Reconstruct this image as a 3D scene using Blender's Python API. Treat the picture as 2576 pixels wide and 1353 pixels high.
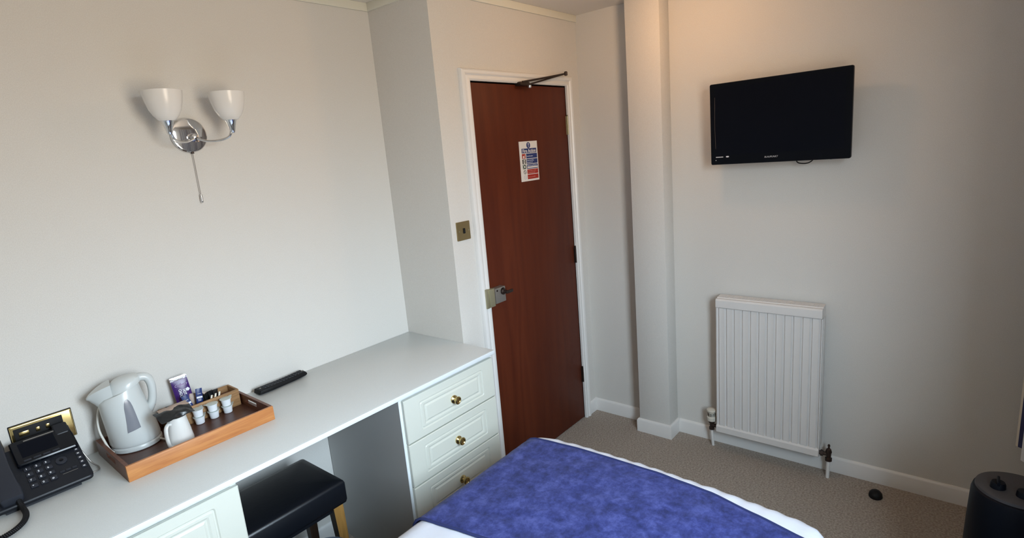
import bpy, bmesh, math, random
from mathutils import Vector, Matrix
random.seed(7)
PI = math.pi
SC = bpy.context.scene
COL = SC.collection
for o in list(bpy.data.objects):
    bpy.data.objects.remove(o)

# ------------------------------------------------------------------ camera
cam_d = bpy.data.cameras.new('camera')
cam = bpy.data.objects.new('camera', cam_d)
COL.objects.link(cam)
cam_d.sensor_fit = 'HORIZONTAL'
cam_d.sensor_width = 36.0
cam_d.lens = 36.0 * 1398.33 / 2576.0
cam_d.clip_start = 0.02
_r = Vector((0.6310958, -0.77119713, -0.08350495))
_u = Vector((0.21299411, 0.06876739, 0.97463047))
_f = Vector((0.74588981, 0.63287126, -0.20765926))
cam.matrix_world = Matrix(((_r.x, _u.x, -_f.x, -2.8225), (_r.y, _u.y, -_f.y, -2.1746), (_r.z, _u.z, -_f.z, 1.6640), (0, 0, 0, 1)))
SC.camera = cam

# ------------------------------------------------------------------ colour management
SC.view_settings.view_transform = 'Standard'
SC.view_settings.look = 'None'
SC.view_settings.gamma = 1.0
SC.view_settings.use_curve_mapping = False
SC.view_settings.exposure = 0.0

# ------------------------------------------------------------------ world: overcast sky above, warm ground and houses below
SKY = 36.0
W = bpy.data.worlds.new('daylight')
SC.world = W
W.use_nodes = True
nt = W.node_tree
nt.nodes.clear()
wo = nt.nodes.new('ShaderNodeOutputWorld')
bg = nt.nodes.new('ShaderNodeBackground')
tc = nt.nodes.new('ShaderNodeTexCoord')
sp = nt.nodes.new('ShaderNodeSeparateXYZ')
cr = nt.nodes.new('ShaderNodeValToRGB')
mp = nt.nodes.new('ShaderNodeMapRange')
mp.inputs['From Min'].default_value = -1
mp.inputs['From Max'].default_value = 1
nt.links.new(tc.outputs['Generated'], sp.inputs[0])
nt.links.new(sp.outputs['Z'], mp.inputs['Value'])
nt.links.new(mp.outputs[0], cr.inputs[0])
nt.links.new(cr.outputs[0], bg.inputs[0])
nt.links.new(bg.outputs[0], wo.inputs[0])
bg.inputs[1].default_value = SKY
e = cr.color_ramp.elements
e[0].position = 0.0; e[0].color = (0.30, 0.24, 0.18, 1)
e[1].position = 1.0; e[1].color = (0.55, 0.80, 1.0, 1)
x = e.new(0.49); x.color = (0.36, 0.30, 0.23, 1)
x = e.new(0.53); x.color = (0.50, 0.53, 0.54, 1)
x = e.new(0.62); x.color = (0.74, 0.88, 1.0, 1)

# ------------------------------------------------------------------ daylight portal in the window opening
WX0, WX1, WZ0, WZ1, WY = -2.44, -1.66, 0.95, 2.22, -2.58
pl = bpy.data.lights.new('window_portal', 'AREA')
pl.shape = 'RECTANGLE'; pl.size = WX1 - WX0; pl.size_y = WZ1 - WZ0
pl.cycles.is_portal = True
po = bpy.data.objects.new('window_portal', pl)
COL.objects.link(po)
po.location = ((WX0 + WX1) / 2, WY - 0.05, (WZ0 + WZ1) / 2)
po.rotation_euler = (PI / 2, 0, 0)
LAMP_POWER = 4.4

# ------------------------------------------------------------------ materials
def srgb(r, g, b):
    f = lambda c: (c / 255.0 / 12.92) if c / 255.0 <= 0.04045 else ((c / 255.0 + 0.055) / 1.055) ** 2.4
    return (f(r), f(g), f(b), 1)

def mat(name, col, rough=0.5, metal=0.0, bump=None, mottle=None, spec=0.5, coat=0.0, sss=0.0, stretch=None, trans=0.0, bumpd=0.002):
    m = bpy.data.materials.new(name)
    m.use_nodes = True
    n = m.node_tree.nodes; l = m.node_tree.links
    b = n['Principled BSDF']
    b.inputs['Base Color'].default_value = col
    b.inputs['Roughness'].default_value = rough
    b.inputs['Metallic'].default_value = metal
    b.inputs['Specular IOR Level'].default_value = spec
    if coat: b.inputs['Coat Weight'].default_value = coat; b.inputs['Coat Roughness'].default_value = 0.1
    if sss: b.inputs['Subsurface Weight'].default_value = sss; b.inputs['Subsurface Radius'].default_value = (.02, .02, .02)
    if trans: b.inputs['Transmission Weight'].default_value = trans
    if bump or mottle:
        t = n.new('ShaderNodeTexCoord'); mpn = n.new('ShaderNodeMapping')
        l.new(t.outputs['Object'], mpn.inputs[0])
        if stretch: mpn.inputs['Scale'].default_value = stretch
    if bump:
        sc_, st = bump
        nz = n.new('ShaderNodeTexNoise'); nz.inputs['Scale'].default_value = sc_; nz.inputs['Detail'].default_value = 3
        l.new(mpn.outputs[0], nz.inputs['Vector'])
        bp = n.new('ShaderNodeBump'); bp.inputs['Strength'].default_value = st; bp.inputs['Distance'].default_value = bumpd
        l.new(nz.outputs[0], bp.inputs['Height']); l.new(bp.outputs[0], b.inputs['Normal'])
    if mottle:
        sc_, c2, lo, hi = mottle
        nz = n.new('ShaderNodeTexNoise'); nz.inputs['Scale'].default_value = sc_; nz.inputs['Detail'].default_value = 6
        nz.inputs['Roughness'].default_value = 0.65
        l.new(mpn.outputs[0], nz.inputs['Vector'])
        r = n.new('ShaderNodeValToRGB')
        r.color_ramp.elements[0].position = lo; r.color_ramp.elements[0].color = col
        r.color_ramp.elements[1].position = hi; r.color_ramp.elements[1].color = c2
        l.new(nz.outputs[0], r.inputs[0]); l.new(r.outputs[0], b.inputs['Base Color'])
    return m

def wood(name, c1, c2, scale=(3, 40, 40), rough=0.45, coat=0.0, dist=1.5):
    m = bpy.data.materials.new(name); m.use_nodes = True
    n = m.node_tree.nodes; l = m.node_tree.links; b = n['Principled BSDF']
    t = n.new('ShaderNodeTexCoord'); mpn = n.new('ShaderNodeMapping'); mpn.inputs['Scale'].default_value = scale
    nz = n.new('ShaderNodeTexNoise'); nz.inputs['Scale'].default_value = 1; nz.inputs['Detail'].default_value = 6; nz.inputs['Distortion'].default_value = dist
    r = n.new('ShaderNodeValToRGB')
    r.color_ramp.elements[0].position = .3; r.color_ramp.elements[0].color = c1
    r.color_ramp.elements[1].position = .7; r.color_ramp.elements[1].color = c2
    l.new(t.outputs['Object'], mpn.inputs[0]); l.new(mpn.outputs[0], nz.inputs['Vector']); l.new(nz.outputs[0], r.inputs[0]); l.new(r.outputs[0], b.inputs['Base Color'])
    b.inputs['Roughness'].default_value = rough
    if coat: b.inputs['Coat Weight'].default_value = coat; b.inputs['Coat Roughness'].default_value = .15
    return m

M = {}
M['wall'] = mat('woven_wallpaper', (0.60, 0.58, 0.545, 1), .75, bump=(650, .42), mottle=(480, (0.665, 0.65, 0.615, 1), .38, .64), spec=.3, stretch=(1, 1, .6), bumpd=.001)
M['wall_plain'] = M['wall']
M['ceiling'] = mat('ceiling_paint', (0.74, 0.71, 0.66, 1), .8, spec=.2)
M['trim'] = mat('white_gloss_paint', (0.72, 0.71, 0.69, 1), .35)
M['cornice'] = mat('cream_cornice_paint', (0.70, 0.69, 0.60, 1), .5)
M['carpet'] = mat('beige_carpet', (0.25, 0.21, 0.175, 1), .95, bump=(260, 1.0), mottle=(120, (0.53, 0.47, 0.41, 1), .32, .68), spec=.05, bumpd=.006)
M['door'] = wood('mahogany_veneer', (0.070, 0.011, 0.003, 1), (0.098, 0.018, 0.005, 1), (14, 14, 1.2), .5, 0)
M['door'].node_tree.nodes['Principled BSDF'].inputs['Specular IOR Level'].default_value = .25
M['worktop'] = mat('grey_white_laminate', (0.62, 0.645, 0.64, 1), .33, mottle=(500, (0.66, 0.685, 0.68, 1), .4, .6), spec=.4)
M['edge'] = mat('white_edge_strip', (0.74, 0.78, 0.80, 1), .25)
M['cream'] = mat('cream_foil_front', (0.635, 0.64, 0.565, 1), .35)
M['grey_panel'] = mat('grey_side_panel', (0.46, 0.46, 0.45, 1), .4)
M['brass'] = mat('polished_brass', (0.62, 0.47, 0.20, 1), .22, 1)
M['satin_brass'] = mat('satin_brass', (0.34, 0.26, 0.13, 1), .38, .85)
M['old_brass'] = mat('aged_brass', (0.40, 0.37, 0.25, 1), .42, .7)
M['nickel'] = mat('dull_nickel', (0.27, 0.25, 0.23, 1), .4, .6)
M['bronze'] = mat('dark_bronze', (0.05, 0.035, 0.03, 1), .35, .7)
M['chrome'] = mat('chrome', (0.72, 0.72, 0.73, 1), .07, 1)
M['opal'] = mat('opal_glass', (0.74, 0.72, 0.69, 1), .25, sss=.3)
M['black_gloss'] = mat('black_gloss_plastic', (0.003, 0.004, 0.007, 1), .16, spec=.25)
M['screen'] = mat('dark_screen_glass', (0.003, 0.004, 0.008, 1), .22, spec=.07)
M['tv_black'] = mat('television_black', (0.003, 0.004, 0.007, 1), .25, spec=.09)
M['black_plastic'] = mat('black_plastic', (0.006, 0.008, 0.013, 1), .45, spec=.35)
M['dark_grey'] = mat('dark_grey_plastic', (0.016, 0.019, 0.028, 1), .5, spec=.4)
M['key_grey'] = mat('light_key_print', (0.5, 0.5, 0.52, 1), .5)
M['rubber'] = mat('black_rubber', (0.005, 0.005, 0.006, 1), .6, spec=.25)
M['white_plastic'] = mat('white_kettle_plastic', (0.56, 0.59, 0.585, 1), .28)
M['window_grey'] = mat('smoky_gauge_plastic', (0.20, 0.21, 0.24, 1), .18)
M['ceramic'] = mat('white_glazed_ceramic', (0.72, 0.72, 0.70, 1), .1, coat=.5)
M['pot'] = mat('white_pot_plastic', (0.78, 0.82, 0.86, 1), .35)
M['foil'] = mat('pale_foil_lid', (0.55, 0.62, 0.60, 1), .3, .35)
M['tray_front'] = wood('orange_acacia', (0.42, 0.15, 0.045, 1), (0.56, 0.24, 0.075, 1), (6, 60, 60), .4)
M['tray_dark'] = wood('dark_acacia', (0.085, 0.028, 0.014, 1), (0.15, 0.05, 0.022, 1), (8, 40, 60), .4)
M['tray_floor'] = wood('brown_tray_base', (0.055, 0.02, 0.012, 1), (0.09, 0.032, 0.018, 1), (8, 50, 50), .38)
M['box_wood'] = wood('rustic_box_wood', (0.20, 0.105, 0.04, 1), (0.36, 0.20, 0.085, 1), (9, 50, 70), .6)
M['purple'] = mat('purple_foil', (0.045, 0.012, 0.13, 1), .3)
M['silver'] = mat('silver_foil', (0.75, 0.75, 0.78, 1), .2, .8)
M['blue_sachet'] = mat('blue_sachet_paper', (0.008, 0.025, 0.13, 1), .35)
M['pale_print'] = mat('pale_print', (0.72, 0.74, 0.78, 1), .4)
M['lilac_print'] = mat('lilac_print', (0.42, 0.30, 0.55, 1), .4)
M['black_sachet'] = mat('black_sachet_foil', (0.012, 0.014, 0.016, 1), .3)
M['stick'] = mat('cream_stick_paper', (0.72, 0.68, 0.58, 1), .5)
M['tan'] = mat('tan_foil', (0.34, 0.25, 0.20, 1), .4)
M['leather'] = mat('black_leather', (0.004, 0.005, 0.008, 1), .36, bump=(90, .12), spec=.42)
M['leg_gold'] = wood('golden_leg_wood', (0.24, 0.12, 0.028, 1), (0.36, 0.19, 0.05, 1), (40, 40, 4), .45)
M['leg_dark'] = wood('dark_leg_wood', (0.035, 0.02, 0.014, 1), (0.06, 0.035, 0.022, 1), (40, 40, 4), .45)
M['bin'] = mat('blue_grey_bin_plastic', (0.07, 0.09, 0.12, 1), .4)
M['duvet'] = mat('white_cotton', (0.72, 0.74, 0.82, 1), .85, bump=(60, .25), spec=.2)
M['divan'] = mat('grey_divan_fabric', (0.2, 0.2, 0.22, 1), .9)
M['hem'] = mat('shaded_navy_hem', (0.018, 0.028, 0.12, 1), .8)  # hem navy darkened to carry the shade at the runner's edge
M['radiator'] = mat('radiator_enamel', (0.66, 0.64, 0.62, 1), .35)
M['trv'] = mat('cream_valve_plastic', (0.60, 0.57, 0.49, 1), .4)
M['heater'] = mat('heater_black_plastic', (0.002, 0.003, 0.006, 1), .45, spec=.12)
M['heater_top'] = mat('heater_grey_top', (0.042, 0.039, 0.041, 1), .5, spec=.3)
M['sign_white'] = mat('sign_white', (0.70, 0.67, 0.63, 1), .4)
M['sign_blue'] = mat('sign_blue', (0.018, 0.035, 0.145, 1), .4)
M['sign_red'] = mat('sign_red', (0.33, 0.02, 0.012, 1), .4)
M['sign_black'] = mat('sign_black', (0.03, 0.032, 0.03, 1), .4)
M['sign_green'] = mat('sign_dark_green', (0.05, 0.09, 0.07, 1), .4)
M['sign_pink'] = mat('sign_pink', (0.62, 0.25, 0.2, 1), .4)
M['curtain_cream'] = mat('curtain_cream', (0.62, 0.57, 0.48, 1), .9)
M['curtain_navy'] = mat('curtain_navy', (0.03, 0.035, 0.10, 1), .9)
M['curtain_white'] = mat('curtain_white', (0.62, 0.64, 0.66, 1), .9)
M['cord_white'] = mat('white_flex', (0.68, 0.67, 0.62, 1), .4)

# crushed velvet runner
def velvet():
    m = bpy.data.materials.new('blue_crushed_velvet'); m.use_nodes = True
    n = m.node_tree.nodes; l = m.node_tree.links; b = n['Principled BSDF']
    t = n.new('ShaderNodeTexCoord')
    n1 = n.new('ShaderNodeTexNoise'); n1.inputs['Scale'].default_value = 24; n1.inputs['Detail'].default_value = 9; n1.inputs['Roughness'].default_value = .72; n1.inputs['Distortion'].default_value = .08
    r = n.new('ShaderNodeValToRGB')
    el = r.color_ramp.elements
    el[0].position = .36; el[0].color = (0.016, 0.024, 0.115, 1)
    el[1].position = .66; el[1].color = (0.075, 0.095, 0.33, 1)
    k = el.new(.5); k.color = (0.034, 0.046, 0.205, 1)
    l.new(t.outputs['Object'], n1.inputs['Vector']); l.new(n1.outputs[0], r.inputs[0]); l.new(r.outputs[0], b.inputs['Base Color'])
    b.inputs['Roughness'].default_value = .8
    b.inputs['Sheen Weight'].default_value = .1
    b.inputs['Specular IOR Level'].default_value = .2
    bp = n.new('ShaderNodeBump'); bp.inputs['Strength'].default_value = .3; bp.inputs['Distance'].default_value = .003
    l.new(n1.outputs[0], bp.inputs['Height']); l.new(bp.outputs[0], b.inputs['Normal'])
    return m
M['velvet'] = velvet()

def glass():
    m = bpy.data.materials.new('window_glass'); m.use_nodes = True
    n = m.node_tree.nodes; l = m.node_tree.links
    n.remove(n['Principled BSDF'])
    tr = n.new('ShaderNodeBsdfTransparent'); gl = n.new('ShaderNodeBsdfGlossy'); gl.inputs['Roughness'].default_value = .01
    mx = n.new('ShaderNodeMixShader'); mx.inputs[0].default_value = .05
    l.new(tr.outputs[0], mx.inputs[1]); l.new(gl.outputs[0], mx.inputs[2])
    l.new(mx.outputs[0], n['Material Output'].inputs[0])
    return m
M['glass'] = glass()

def emit(name, col, s):
    m = bpy.data.materials.new(name); m.use_nodes = True
    b = m.node_tree.nodes['Principled BSDF']
    b.inputs['Base Color'].default_value = col
    b.inputs['Emission Color'].default_value = col; b.inputs['Emission Strength'].default_value = s
    return m
M['lamp_glow'] = emit('warm_lamp_glass', (1.0, 0.72, 0.42, 1), 6)

# ------------------------------------------------------------------ mesh helpers
class MB:
    def __init__(s): s.b = bmesh.new()
    def box(s, x0, x1, y0, y1, z0, z1, bev=0.0, seg=2, M4=None):
        r = bmesh.ops.create_cube(s.b, size=1)
        vs = r['verts']
        for v in vs:
            v.co = Vector(((x0 + x1) / 2 + v.co.x * (x1 - x0), (y0 + y1) / 2 + v.co.y * (y1 - y0), (z0 + z1) / 2 + v.co.z * (z1 - z0)))
            if M4: v.co = M4 @ v.co
        if bev:
            es = list({e for v in vs for e in v.link_edges})
            bmesh.ops.bevel(s.b, geom=es, offset=bev, segments=seg, affect='EDGES', profile=.5)
        return s
    def rings(s, rings, cap0=True, cap1=True, closed=True):
        R = [[s.b.verts.new(p) for p in r] for r in rings]
        n = len(R[0])
        for a, b in zip(R[:-1], R[1:]):
            for i in range(n if closed else n - 1):
                j = (i + 1) % n
                try: s.b.faces.new((a[i], a[j], b[j], b[i]))
                except Exception: pass
        if closed and cap0: s.b.faces.new(R[0][::-1])
        if closed and cap1: s.b.faces.new(R[-1])
        return s
    def lathe(s, prof, c=(0, 0, 0), axis='Z', n=32, sx=1, sy=1, cap0=True, cap1=True, M4=None):
        c = Vector(c); rs = []
        for r, h in prof:
            ring = []
            for i in range(n):
                a = 2 * PI * i / n
                p = Vector((r * math.cos(a) * sx, r * math.sin(a) * sy, h))
                if axis == 'X': p = Vector((p.z, p.x, p.y))
                if axis == 'Y': p = Vector((p.x, p.z, p.y))
                p = p + c
                ring.append(M4 @ p if M4 else p)
            rs.append(ring)
        return s.rings(rs, cap0, cap1)
    def tube(s, pts, r, n=10, flat=1.0, samples=1):
        pts = [Vector(p) for p in pts]
        if samples > 1: pts = smooth_path(pts, samples)
        rr = r if isinstance(r, (list, tuple)) else None
        rings = []; up = None
        for i, p in enumerate(pts):
            t = (pts[min(i + 1, len(pts) - 1)] - pts[max(i - 1, 0)]).normalized()
            if up is None:
                up = Vector((0, 0, 1)) if abs(t.z) < .9 else Vector((1, 0, 0))
            a = (up - t * up.dot(t)).normalized(); b = t.cross(a); up = a
            if rr:
                f = i / (len(pts) - 1) * (len(rr) - 1); k = min(int(f), len(rr) - 2); rad = rr[k] + (rr[k + 1] - rr[k]) * (f - k)
            else: rad = r
            rings.append([p + (a * math.cos(2 * PI * q / n) + b * math.sin(2 * PI * q / n) * flat) * rad for q in range(n)])
        return s.rings(rings)
    def prism(s, poly, d0, d1, axis='Z'):
        def P(u, v, d):
            return {'Z': (u, v, d), 'X': (d, u, v), 'Y': (u, d, v)}[axis]
        return s.rings([[P(u, v, d0) for u, v in poly], [P(u, v, d1) for u, v in poly]])
    def build(s, name, m, parent=None, smooth=True, ang=35, xf=None):
        if xf: s.b.transform(xf)
        bmesh.ops.recalc_face_normals(s.b, faces=s.b.faces)
        me = bpy.data.meshes.new(name); s.b.to_mesh(me); s.b.free()
        ms = m if isinstance(m, (list, tuple)) else [m]
        for q in ms: me.materials.append(q)
        if smooth:
            me.shade_smooth(); me.set_sharp_from_angle(angle=math.radians(ang))
        o = bpy.data.objects.new(name, me); COL.objects.link(o)
        if parent: o.parent = parent
        return o

def smooth_path(pts, k):
    out = []
    P = [pts[0]] + list(pts) + [pts[-1]]
    for i in range(1, len(P) - 2):
        for j in range(k):
            t = j / k
            a, b, c, d = P[i - 1], P[i], P[i + 1], P[i + 2]
            out.append(.5 * ((2 * b) + (c - a) * t + (2 * a - 5 * b + 4 * c - d) * t * t + (3 * b - a - 3 * c + d) * t ** 3))
    out.append(P[-2]); return out

def rrect(w, h, r, n=5):
    r = max(1e-5, min(r, w / 2 - 1e-6, h / 2 - 1e-6)); out = []
    for cx, cy, a0 in ((w / 2 - r, h / 2 - r, 0), (-w / 2 + r, h / 2 - r, PI / 2), (-w / 2 + r, -h / 2 + r, PI), (w / 2 - r, -h / 2 + r, 1.5 * PI)):
        for i in range(n + 1):
            a = a0 + PI / 2 * i / n
            out.append((cx + r * math.cos(a), cy + r * math.sin(a)))
    return out

def thing(name, label, cat, loc=(0, 0, 0), rot=(0, 0, 0), group=None):
    o = bpy.data.objects.new(name, None); COL.objects.link(o)
    o.empty_display_size = .05
    o.location = loc; o.rotation_euler = rot
    o['label'] = label; o['category'] = cat
    if group: o['group'] = group
    return o
def tag(o, label, cat, group=None):
    o['label'] = label; o['category'] = cat
    if group: o['group'] = group
    return o
def struct(o): o['kind'] = 'structure'; return o
def sroot(name):
    o = bpy.data.objects.new(name, None); COL.objects.link(o); o['kind'] = 'structure'; return o
def lab(o, t): o['label'] = t; return o

def text(s, size, loc, m, parent, rot=(PI / 2, 0, 0), name='lettering', align='LEFT', sx=1.0, shear=0.0, bold=0.0, ext=0.0002):
    c = bpy.data.curves.new('t', 'FONT'); c.body = s; c.size = size; c.align_x = align; c.extrude = ext; c.shear = shear; c.offset = bold
    c.resolution_u = 3
    t = bpy.data.objects.new('t', c); COL.objects.link(t)
    bpy.context.view_layer.update()
    me = bpy.data.meshes.new_from_object(t.evaluated_get(bpy.context.evaluated_depsgraph_get()))
    bpy.data.objects.remove(t); bpy.data.curves.remove(c)
    from mathutils import Euler
    me.transform(Matrix.Translation(loc) @ Euler(rot).to_matrix().to_4x4() @ Matrix.Diagonal((sx, 1, 1, 1)))
    me.materials.clear(); me.materials.append(m)
    o = bpy.data.objects.new(name, me); COL.objects.link(o); o.parent = parent
    return o

def copy_tree(o, parent=None):
    c = o.copy(); COL.objects.link(c)
    if parent: c.parent = parent
    for ch in [k for k in bpy.data.objects if k.parent == o]:
        copy_tree(ch, c)
    return c

# ================================================================== ROOM
H = 2.364; XR = -1.112; YD = -0.390; XB = -4.0; YW = -2.58; T = .12
HC = 2.328
struct(MB().box(XB - T, T, YW - .35, T, -.1, 0).build('floor', M['carpet']))
struct(MB().box(XB - T, T, YW - .35, T, H, H + .1).build('ceiling', M['ceiling']))
struct(MB().box(XB - T, XR + .02, 0, T, 0, H).build('wall_left', M['wall']))
# door wall with opening (carries the return face towards the desk alcove)
OX0, OX1, OZ = -.905, -.137, 1.985
w = MB()
w.box(XR, OX0 - .0, YD, T, 0, H)
w.box(OX1, 0, YD, T, 0, H)
w.box(OX0, OX1, YD, T, OZ, H)
struct(w.build('wall_door', M['wall']))
struct(MB().box(0, T, YW - .35, T, 0, H).build('wall_right', M['wall']))
struct(MB().box(-.111, .0, -.9386, -.7543, 0, H, bev=.002).build('wall_pillar', M['wall']))
w = MB()
w.box(XB, WX0, YW - .04, YW, 0, H); w.box(WX1, 0, YW - .04, YW, 0, H)
w.box(WX0, WX1, YW - .04, YW, 0, WZ0); w.box(WX0, WX1, YW - .04, YW, WZ1, H)
struct(w.build('wall_window', M['wall']))
struct(MB().box(XB - T, XB, YW - .35, T, 0, H).build('wall_rear', M['wall']))
# passage behind the closed door
struct(MB().box(OX0 - .1, OX1 + .1, .0, .02, 0, OZ + .05).build('wall_passage', M['ceiling']))

# skirting
def skirt(pts, name, th=.013, h=.08):
    # pts: polyline on floor; the board stands on its left side
    m = MB(); n = len(pts); dirs = []
    for a, b in zip(pts[:-1], pts[1:]):
        d = Vector((b[0] - a[0], b[1] - a[1])).normalized(); dirs.append(Vector((-d.y, d.x)))
    rings = []
    prof = [(0, 0), (th, 0), (th, h - .012), (th * .75, h - .004), (th * .35, h), (0, h)]
    for i, p in enumerate(pts):
        if i == 0: nv = dirs[0]
        elif i == n - 1: nv = dirs[-1]
        else:
            nv = (dirs[i - 1] + dirs[i]); nv = nv / (nv.length_squared / 2)
        rings.append([(p[0] + nv.x * q, p[1] + nv.y * q, z) for q, z in prof])
    m.rings(rings)
    return struct(m.build(name, M['trim']))
skirt([(0, YD), (0, -.7543)][::-1][::-1] and [(0, -.7543), (0, YD)], 'baseboard_right')
skirt([(0, -.9386), (-.111, -.9386), (-.111, -.7543), (0, -.7543)], 'baseboard_pillar')
skirt([(0, YW), (0, -.9386 - .013)], 'baseboard_right')
skirt([(-.013, YD), (OX1 + .052, YD)], 'baseboard_door')
skirt([(-1.64, 0), (-2.25, 0)], 'baseboard_left')

# cornice strips
def strip(x0, x1, y0, y1, nm): struct(MB().box(x0, x1, y0, y1, HC, H, bev=.002).build(nm, M['cornice']))
strip(XB, XR, -.011, 0, 'trim_1')
strip(XR - .011, XR, YD - .011, -.011, 'trim_2')
strip(XR, 0, YD - .011, YD, 'trim_3')

# ------------------------------------------------------------------ door_1
door = sroot('door_1')
fy = YD
m = MB()
prof = [(0, 0), (0, .012), (.008, .017), (.02, .017), (.028, .013), (.036, .020), (.050, .022), (.058, .018), (.062, .010), (.062, 0)]
def arch_path():
    # inner edge positions, 4 mm reveal
    xi0, xi1, zi = OX0 - .006, OX1 + .0, OZ + .0
    rings = []
    for (x, z, dx, dz) in ((xi0, 0, -1, 0), (xi0, zi, -1, 1), (xi1, zi, 1, 1), (xi1, 0, 1, 0)):
        rr = []
        for q, h in prof:
            qq = q if dx < 0 else q * .78
            rr.append((x + dx * qq, fy - h, z + dz * q * .82))
        rings.append(rr)
    return rings
m.rings(arch_path())
m.build('door_surround', M['trim'], door)
m = MB()
m.box(OX0 - .006, OX0 + .0, fy + .001, fy + .10, 0, OZ); m.box(OX1, OX1 + .006, fy + .001, fy + .10, 0, OZ); m.box(OX0 - .006, OX1 + .006, fy + .001, fy + .10, OZ, OZ + .006)
m.build('door_lining', M['trim'], door)
leaf = MB().box(OX0 + .003, OX1 - .003, fy + .002, fy + .042, .006, OZ - .006, bev=.0015).build('door_leaf', M['door'], door)
def hinge(z0, z1, mt):
    h = MB(); xx = OX1 + .001
    h.lathe([(.0055, z0), (.0055, z1)], (xx, fy - .004, 0), n=12)
    h.lathe([(.003, z1), (.0058, z1 + .003), (.002, z1 + .008)], (xx, fy - .004, 0), n=12)
    h.box(xx - .012, xx + .004, fy - .0005, fy + .002, z0, z1)
    return h.build('hinge', mt, door)
hinge(1.725, 1.825, M['old_brass']); hinge(.99, 1.085, M['bronze']); hinge(.24, .335, M['bronze'])
# rim lock
lk = MB().box(-.897, -.822, fy - .034, fy + .002, .944, 1.020, bev=.003).build('rim_lock', M['nickel'], door)
MB().lathe([(.017, 0), (.017, .006), (.011, .009), (.009, .022)], (-.842, fy - .034, .998), 'Y', M4=None, n=24).build('lock_rose', M['bronze'], lk).location = (0, 0, 0)
kn = MB()
kn.lathe([(.016, -.034), (.016, -.040), (.009, -.044), (.008, -.058)], (-.842, fy, .996), 'Y', n=24)
kn.box(-.848, -.802, fy - .068, fy - .057, .987, 1.003, bev=.004)
kn.build('turn_knob', M['bronze'], lk)
MB().lathe([(.005, -.0341), (.005, -.0355)], (-.884, fy, 1.008), 'Y', n=12).build('screw', M['bronze'], lk)
st = MB()
st.box(-.958, -.938, fy - .030, fy - .018, .935, 1.030, bev=.002)
st.box(-.938, -.902, fy - .034, fy + .0, .937, 1.026, bev=.002)
st.build('lock_staple', M['old_brass'], door)
# closer arm
ca = MB().box(-.575, -.500, fy - .035, fy + .004, 1.972, 1.990, bev=.003).build('closer_bracket', M['bronze'], door)
a = MB()
a.tube([(-.56, fy - .034, 1.988), (-.38, fy - .042, 2.0135), (-.205, fy - .05, 2.040)], .0048, samples=6)
a.tube([(-.515, fy - .03, 1.976), (-.36, fy - .040, 2.008), (-.205, fy - .05, 2.040)], .0042, samples=6)
a.build('closer_arm', M['bronze'], ca)
MB().lathe([(.004, 2.030), (.009, 2.032), (.009, 2.050), (.005, 2.053)], (-.196, fy - .05, 0), n=16).build('closer_pivot', M['bronze'], ca)
MB().lathe([(.007, 1.962), (.009, 1.966), (.009, 1.974)], (-.498, fy - .03, 0), n=16).build('closer_screw', M['silver'], ca)

# ------------------------------------------------------------------ window_1 with frame, panes, sill
win = sroot('window_1')
f = MB(); wy = YW - .020
for x0, x1, z0, z1 in ((WX0, WX1, WZ0, WZ0 + .05), (WX0, WX1, WZ1 - .05, WZ1), (WX0, WX0 + .03, WZ0, WZ1), (WX1 - .03, WX1, WZ0, WZ1)):
    f.box(x0, x1, wy - .015, wy + .015, z0, z1, bev=.003)
f.build('window_frame', M['trim'], win)
for x0, x1 in ((WX0 + .03, WX1 - .03),):
    MB().box(x0, x1, wy - .003, wy + .003, WZ0 + .05, WZ1 - .05).build('window_pane', M['glass'], win)
MB().box(WX0 - .03, WX1 + .03, YW - .03, YW + .05, WZ0 - .025, WZ0, bev=.005).build('window_sill', M['trim'], win)

# curtains
def curtain(x0, x1, yc, z0, z1, label, nf, slant=0.0, fold=.05):
    root = thing('curtain', label, 'curtain', ((x0 + x1) / 2, yc, z0))
    cx = (x0 + x1) / 2
    seg = []
    N = nf * 12
    for i in range(N + 1):
        t = i / N; xx = x1 + (x0 - x1) * t
        seg.append((xx - cx, slant * t + fold * math.cos(2 * PI * nf * t) ))
    def part(a, b, mt, nm):
        s_ = seg[a:b + 1]
        rings = []
        for z, amp in ((0, 1.0), ((z1 - z0) * .5, .9), (z1 - z0, .7)):
            rings.append([(p[0], p[1] * amp, z) for p in s_] + [(p[0] + .002, p[1] * amp - .006, z) for p in s_[::-1]])
        return MB().rings(rings).build(nm, mt, root)
    part(0, 1, M['curtain_cream'], 'curtain_edge'); 
    a = 1
    k = 0
    while a < N:
        b = min(N, a + (2 if k % 2 == 0 else 7))
        part(a, b, M['curtain_navy'] if k % 2 == 0 else M['curtain_white'], 'navy_stripe' if k % 2 == 0 else 'white_panel')
        a = b; k += 1
    return root
curtain(-1.50, -.10, -2.405, .374, 2.24, 'cream edged curtain with navy stripes hanging in the corner behind the black heater', 12, -.12, .040)  # unseen width stretched towards the window to shade the right wall
curtain(-3.10, -2.72, -2.52, .374, 2.24, 'striped curtain at the far side of the window, nearest the bed head', 4)
r = MB().tube([(-3.0, -2.515, 2.262), (-1.25, -2.515, 2.262), (-.04, -2.41, 2.262)], .012).build('curtain_pole', M['trim'])
tag(r, 'white pole over the window carrying both striped curtains', 'curtain pole')
MB().box(-2.5, -2.47, -2.58, -2.48, 2.25, 2.27).build('bracket', M['trim'], r); MB().box(-.3, -.27, -2.58, -2.44, 2.25, 2.27).build('bracket', M['trim'], r)

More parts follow.
